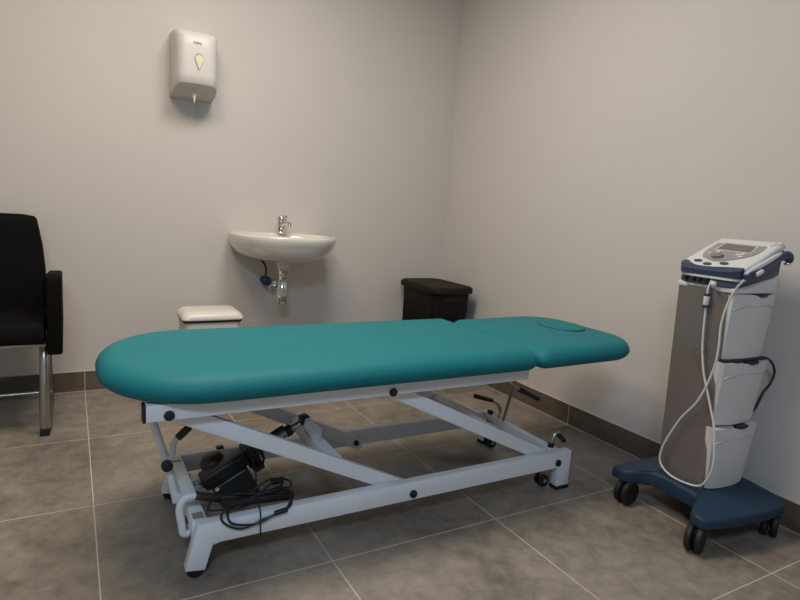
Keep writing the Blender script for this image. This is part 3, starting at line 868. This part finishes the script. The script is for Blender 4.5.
def btn(s, t, rs, rt, w0, h, m, name, par):
    bm = bmesh.new()
    P2 = [(s + rs*math.cos(2*PI*k/20), t + rt*math.sin(2*PI*k/20)) for k in range(20)]; plate(bm, P2, w0, w0 + h); kp(name, bm, m, par, smooth=False)
for s, t in ((.022, .050), (.006, .004), (.022, -.046)): btn(s, t, .008, .015, -.001, .0065, M_navy, 'button', co)
btn(.064, .008, .016, .020, .003, .010, mat('dial_grey', (.20, .195, .19), .4), 'dial', dpn)
for s, t in ((.086, .052), (.100, .030)): btn(s, t, .007, .006, .004, .0022, M_cons, 'button', dpn)
for s, t in ((.093, -.046), (.080, -.062), (.100, -.058)): btn(s, t, .006, .008, .004, .0022, M_cons, 'button', dpn)

# hand probe resting along the console's near side, with its lead
pr = thing('ultrasound_probe', 'navy and white hand probe with white lead, resting along the side of the console', 'probe', V((tx, ty, 0)) + R3.to_3x3() @ V((-.02, -.152, .90)), TH)
PO = V((.02, .152, -.90))
def qp(name, bm, m, parent=pr, smooth=True, angle=40):
    bmesh.ops.translate(bm, verts=bm.verts[:], vec=PO); return link(name, bm, m, parent, smooth, angle if smooth else None)
bm = bmesh.new()
path = catmull([(-.172, -.150, .883), (-.155, -.150, .890), (-.120, -.150, .902), (-.072, -.150, .922), (-.020, -.149, .943), (.012, -.149, .954), (.028, -.148, .956)], 5)
nP = len(path); rad = []
for i in range(nP):
    t = i / (nP - 1); rad.append(.0065 + .0085 * min(1, t * 4) - .003 * math.sin(PI * min(1, max(0, (t - .3) / .6))))
tube(bm, path, rad, 16, flat=.75); qp('handle', bm, M_navy)
bm = bmesh.new()
path2 = catmull([(-.168, -.150, .892), (-.125, -.151, .912), (-.072, -.150, .932), (-.020, -.149, .954), (.008, -.148, .962)], 5)
n2 = len(path2); tube(bm, path2, [.004 + .006*math.sin(PI*min(1, .15 + i/(n2-1)*.8)) for i in range(n2)], 12, flat=.8); qp('handle_cover', bm, M_cons)
bm = bmesh.new(); grip(bm, (-.132, -.161, .893), (-.102, -.161, .907), .008); qp('thumb_rest', bm, M_cons)
bm = bmesh.new(); tube(bm, catmull([(.020, -.148, .958), (.040, -.148, .957), (.050, -.148, .947), (.048, -.148, .936)], 5), [.013, .0135, .014, .0145, .0145, .0145, .0145, .0145, .0145, .014, .0135, .013, .0125, .012, .012, .011], 16); qp('probe_head', bm, M_navy)
bm = bmesh.new(); lathe(bm, disc_prof(.0105, .008, .002), (.046, -.148, .926), 'z', 18); qp('metal_tip', bm, M_chrome)
lead = [(-.16, -.036, .860), (-.168, -.033, .835), (-.168, -.032, .800), (-.166, -.034, .732), (-.164, -.036, .674), (-.163, -.042, .617), (-.162, -.056, .551), (-.161, -.077, .495), (-.160, -.101, .433), (-.160, -.121, .378), (-.160, -.133, .306), (-.160, -.137, .255), (-.160, -.127, .204), (-.160, -.100, .163), (-.160, -.041, .1485), (-.160, .022, .152), (-.160, .061, .181), (-.160, .061, .232), (-.160, .034, .304), (-.161, .0, .372), (-.165, -.048, .440), (-.166, -.077, .512), (-.165, -.094, .586), (-.166, -.098, .654), (-.165, -.094, .720), (-.165, -.104, .788), (-.163, -.124, .843), (-.166, -.145, .872), (-.160, -.150, .886)]
bm = bmesh.new(); tube(bm, catmull(lead, 6), .0036, 10); ld = qp('lead', bm, M_wcable)
bm = bmesh.new(); lathe(bm, disc_prof(.0095, .034, .002), (-.168, -.032, .775), 'z', 18); qp('connector', bm, M_wcable, ld)
for z in (.768, .806):
    bm = bmesh.new(); lathe(bm, disc_prof(.0108, .009, .002), (-.168, -.032, z), 'z', 18); qp('connector_ring', bm, M_navy, ld)
bm = bmesh.new()
tube(bm, catmull([(-.168, -.030, .628), (-.170, -.020, .618), (-.169, -.005, .610), (-.168, -.022, .600), (-.168, -.004, .592)], 5), .0012, 6)
tube(bm, catmull([(-.168, -.046, .617), (-.170, -.060, .628), (-.169, -.070, .640)], 5), .0012, 6)
qp('twist_tie', bm, mat('tie_grey', (.10, .09, .085), .6), ld)
# mains cord from the back of the trolley
bm = bmesh.new()
tube(bm, catmull([(.030, -.108, .598), (.070, -.108, .599), (.095, -.108, .596), (.130, -.108, .572), (.146, -.108, .538), (.130, -.108, .502), (.098, -.108, .474), (.088, -.104, .440), (.086, -.090, .400), (.082, -.060, .38)], 6), .0042, 10)
lp('mains_cord', bm, M_cord)

# ------------------------------------------------------------------ lights
def area(name, loc, rot, size, size_y, power, col):
    l = bpy.data.lights.new(name, 'AREA'); l.shape = 'RECTANGLE'; l.size = size; l.size_y = size_y; l.energy = power; l.color = col
    o = bpy.data.objects.new(name, l); C.objects.link(o); o.location = loc; o.rotation_euler = rot; return o
area('ceiling_lamp', (.02, 1.72, HC - .02), (0, 0, 0), .6, .6, 23.5, (1, .80, .54))
area('ceiling_lamp', (.80, 1.90, HC - .02), (0, 0, 0), .6, .6, 25.0, (1, .96, .92))
area('ceiling_lamp', (-.50, -.80, HC - .02), (0, 0, 0), .6, .6, 49, (.58, .77, 1))
w = bpy.data.worlds.new('world'); bpy.context.scene.world = w; w.use_nodes = True
w.node_tree.nodes['Background'].inputs[0].default_value = (.6, .7, .85, 1); w.node_tree.nodes['Background'].inputs[1].default_value = .3

# ------------------------------------------------------------------ camera
f_px, pitch, roll, yaw, h = 581.145, .1557, .0656, .5201, 1.0267
cy_, sy_ = math.cos(yaw), math.sin(yaw); cp, sp_ = math.cos(pitch), math.sin(pitch)
F = V((sy_*cp, cy_*cp, -sp_)); Rr = V((cy_, -sy_, 0)); U = Rr.cross(F)
R2 = Rr * math.cos(roll) + U * math.sin(roll); U2 = -Rr * math.sin(roll) + U * math.cos(roll)
cam = bpy.data.cameras.new('camera'); cam.sensor_width = 36; cam.lens = 36 * f_px / 800; cam.clip_start = .02
co_ = bpy.data.objects.new('camera', cam); C.objects.link(co_)
mw = Matrix((( R2.x, U2.x, -F.x, 0), (R2.y, U2.y, -F.y, 0), (R2.z, U2.z, -F.z, h), (0, 0, 0, 1)))
co_.matrix_world = mw
sc = bpy.context.scene; sc.camera = co_
sc.view_settings.view_transform = 'Standard'; sc.view_settings.look = 'None'; sc.view_settings.gamma = 1; sc.view_settings.exposure = 0
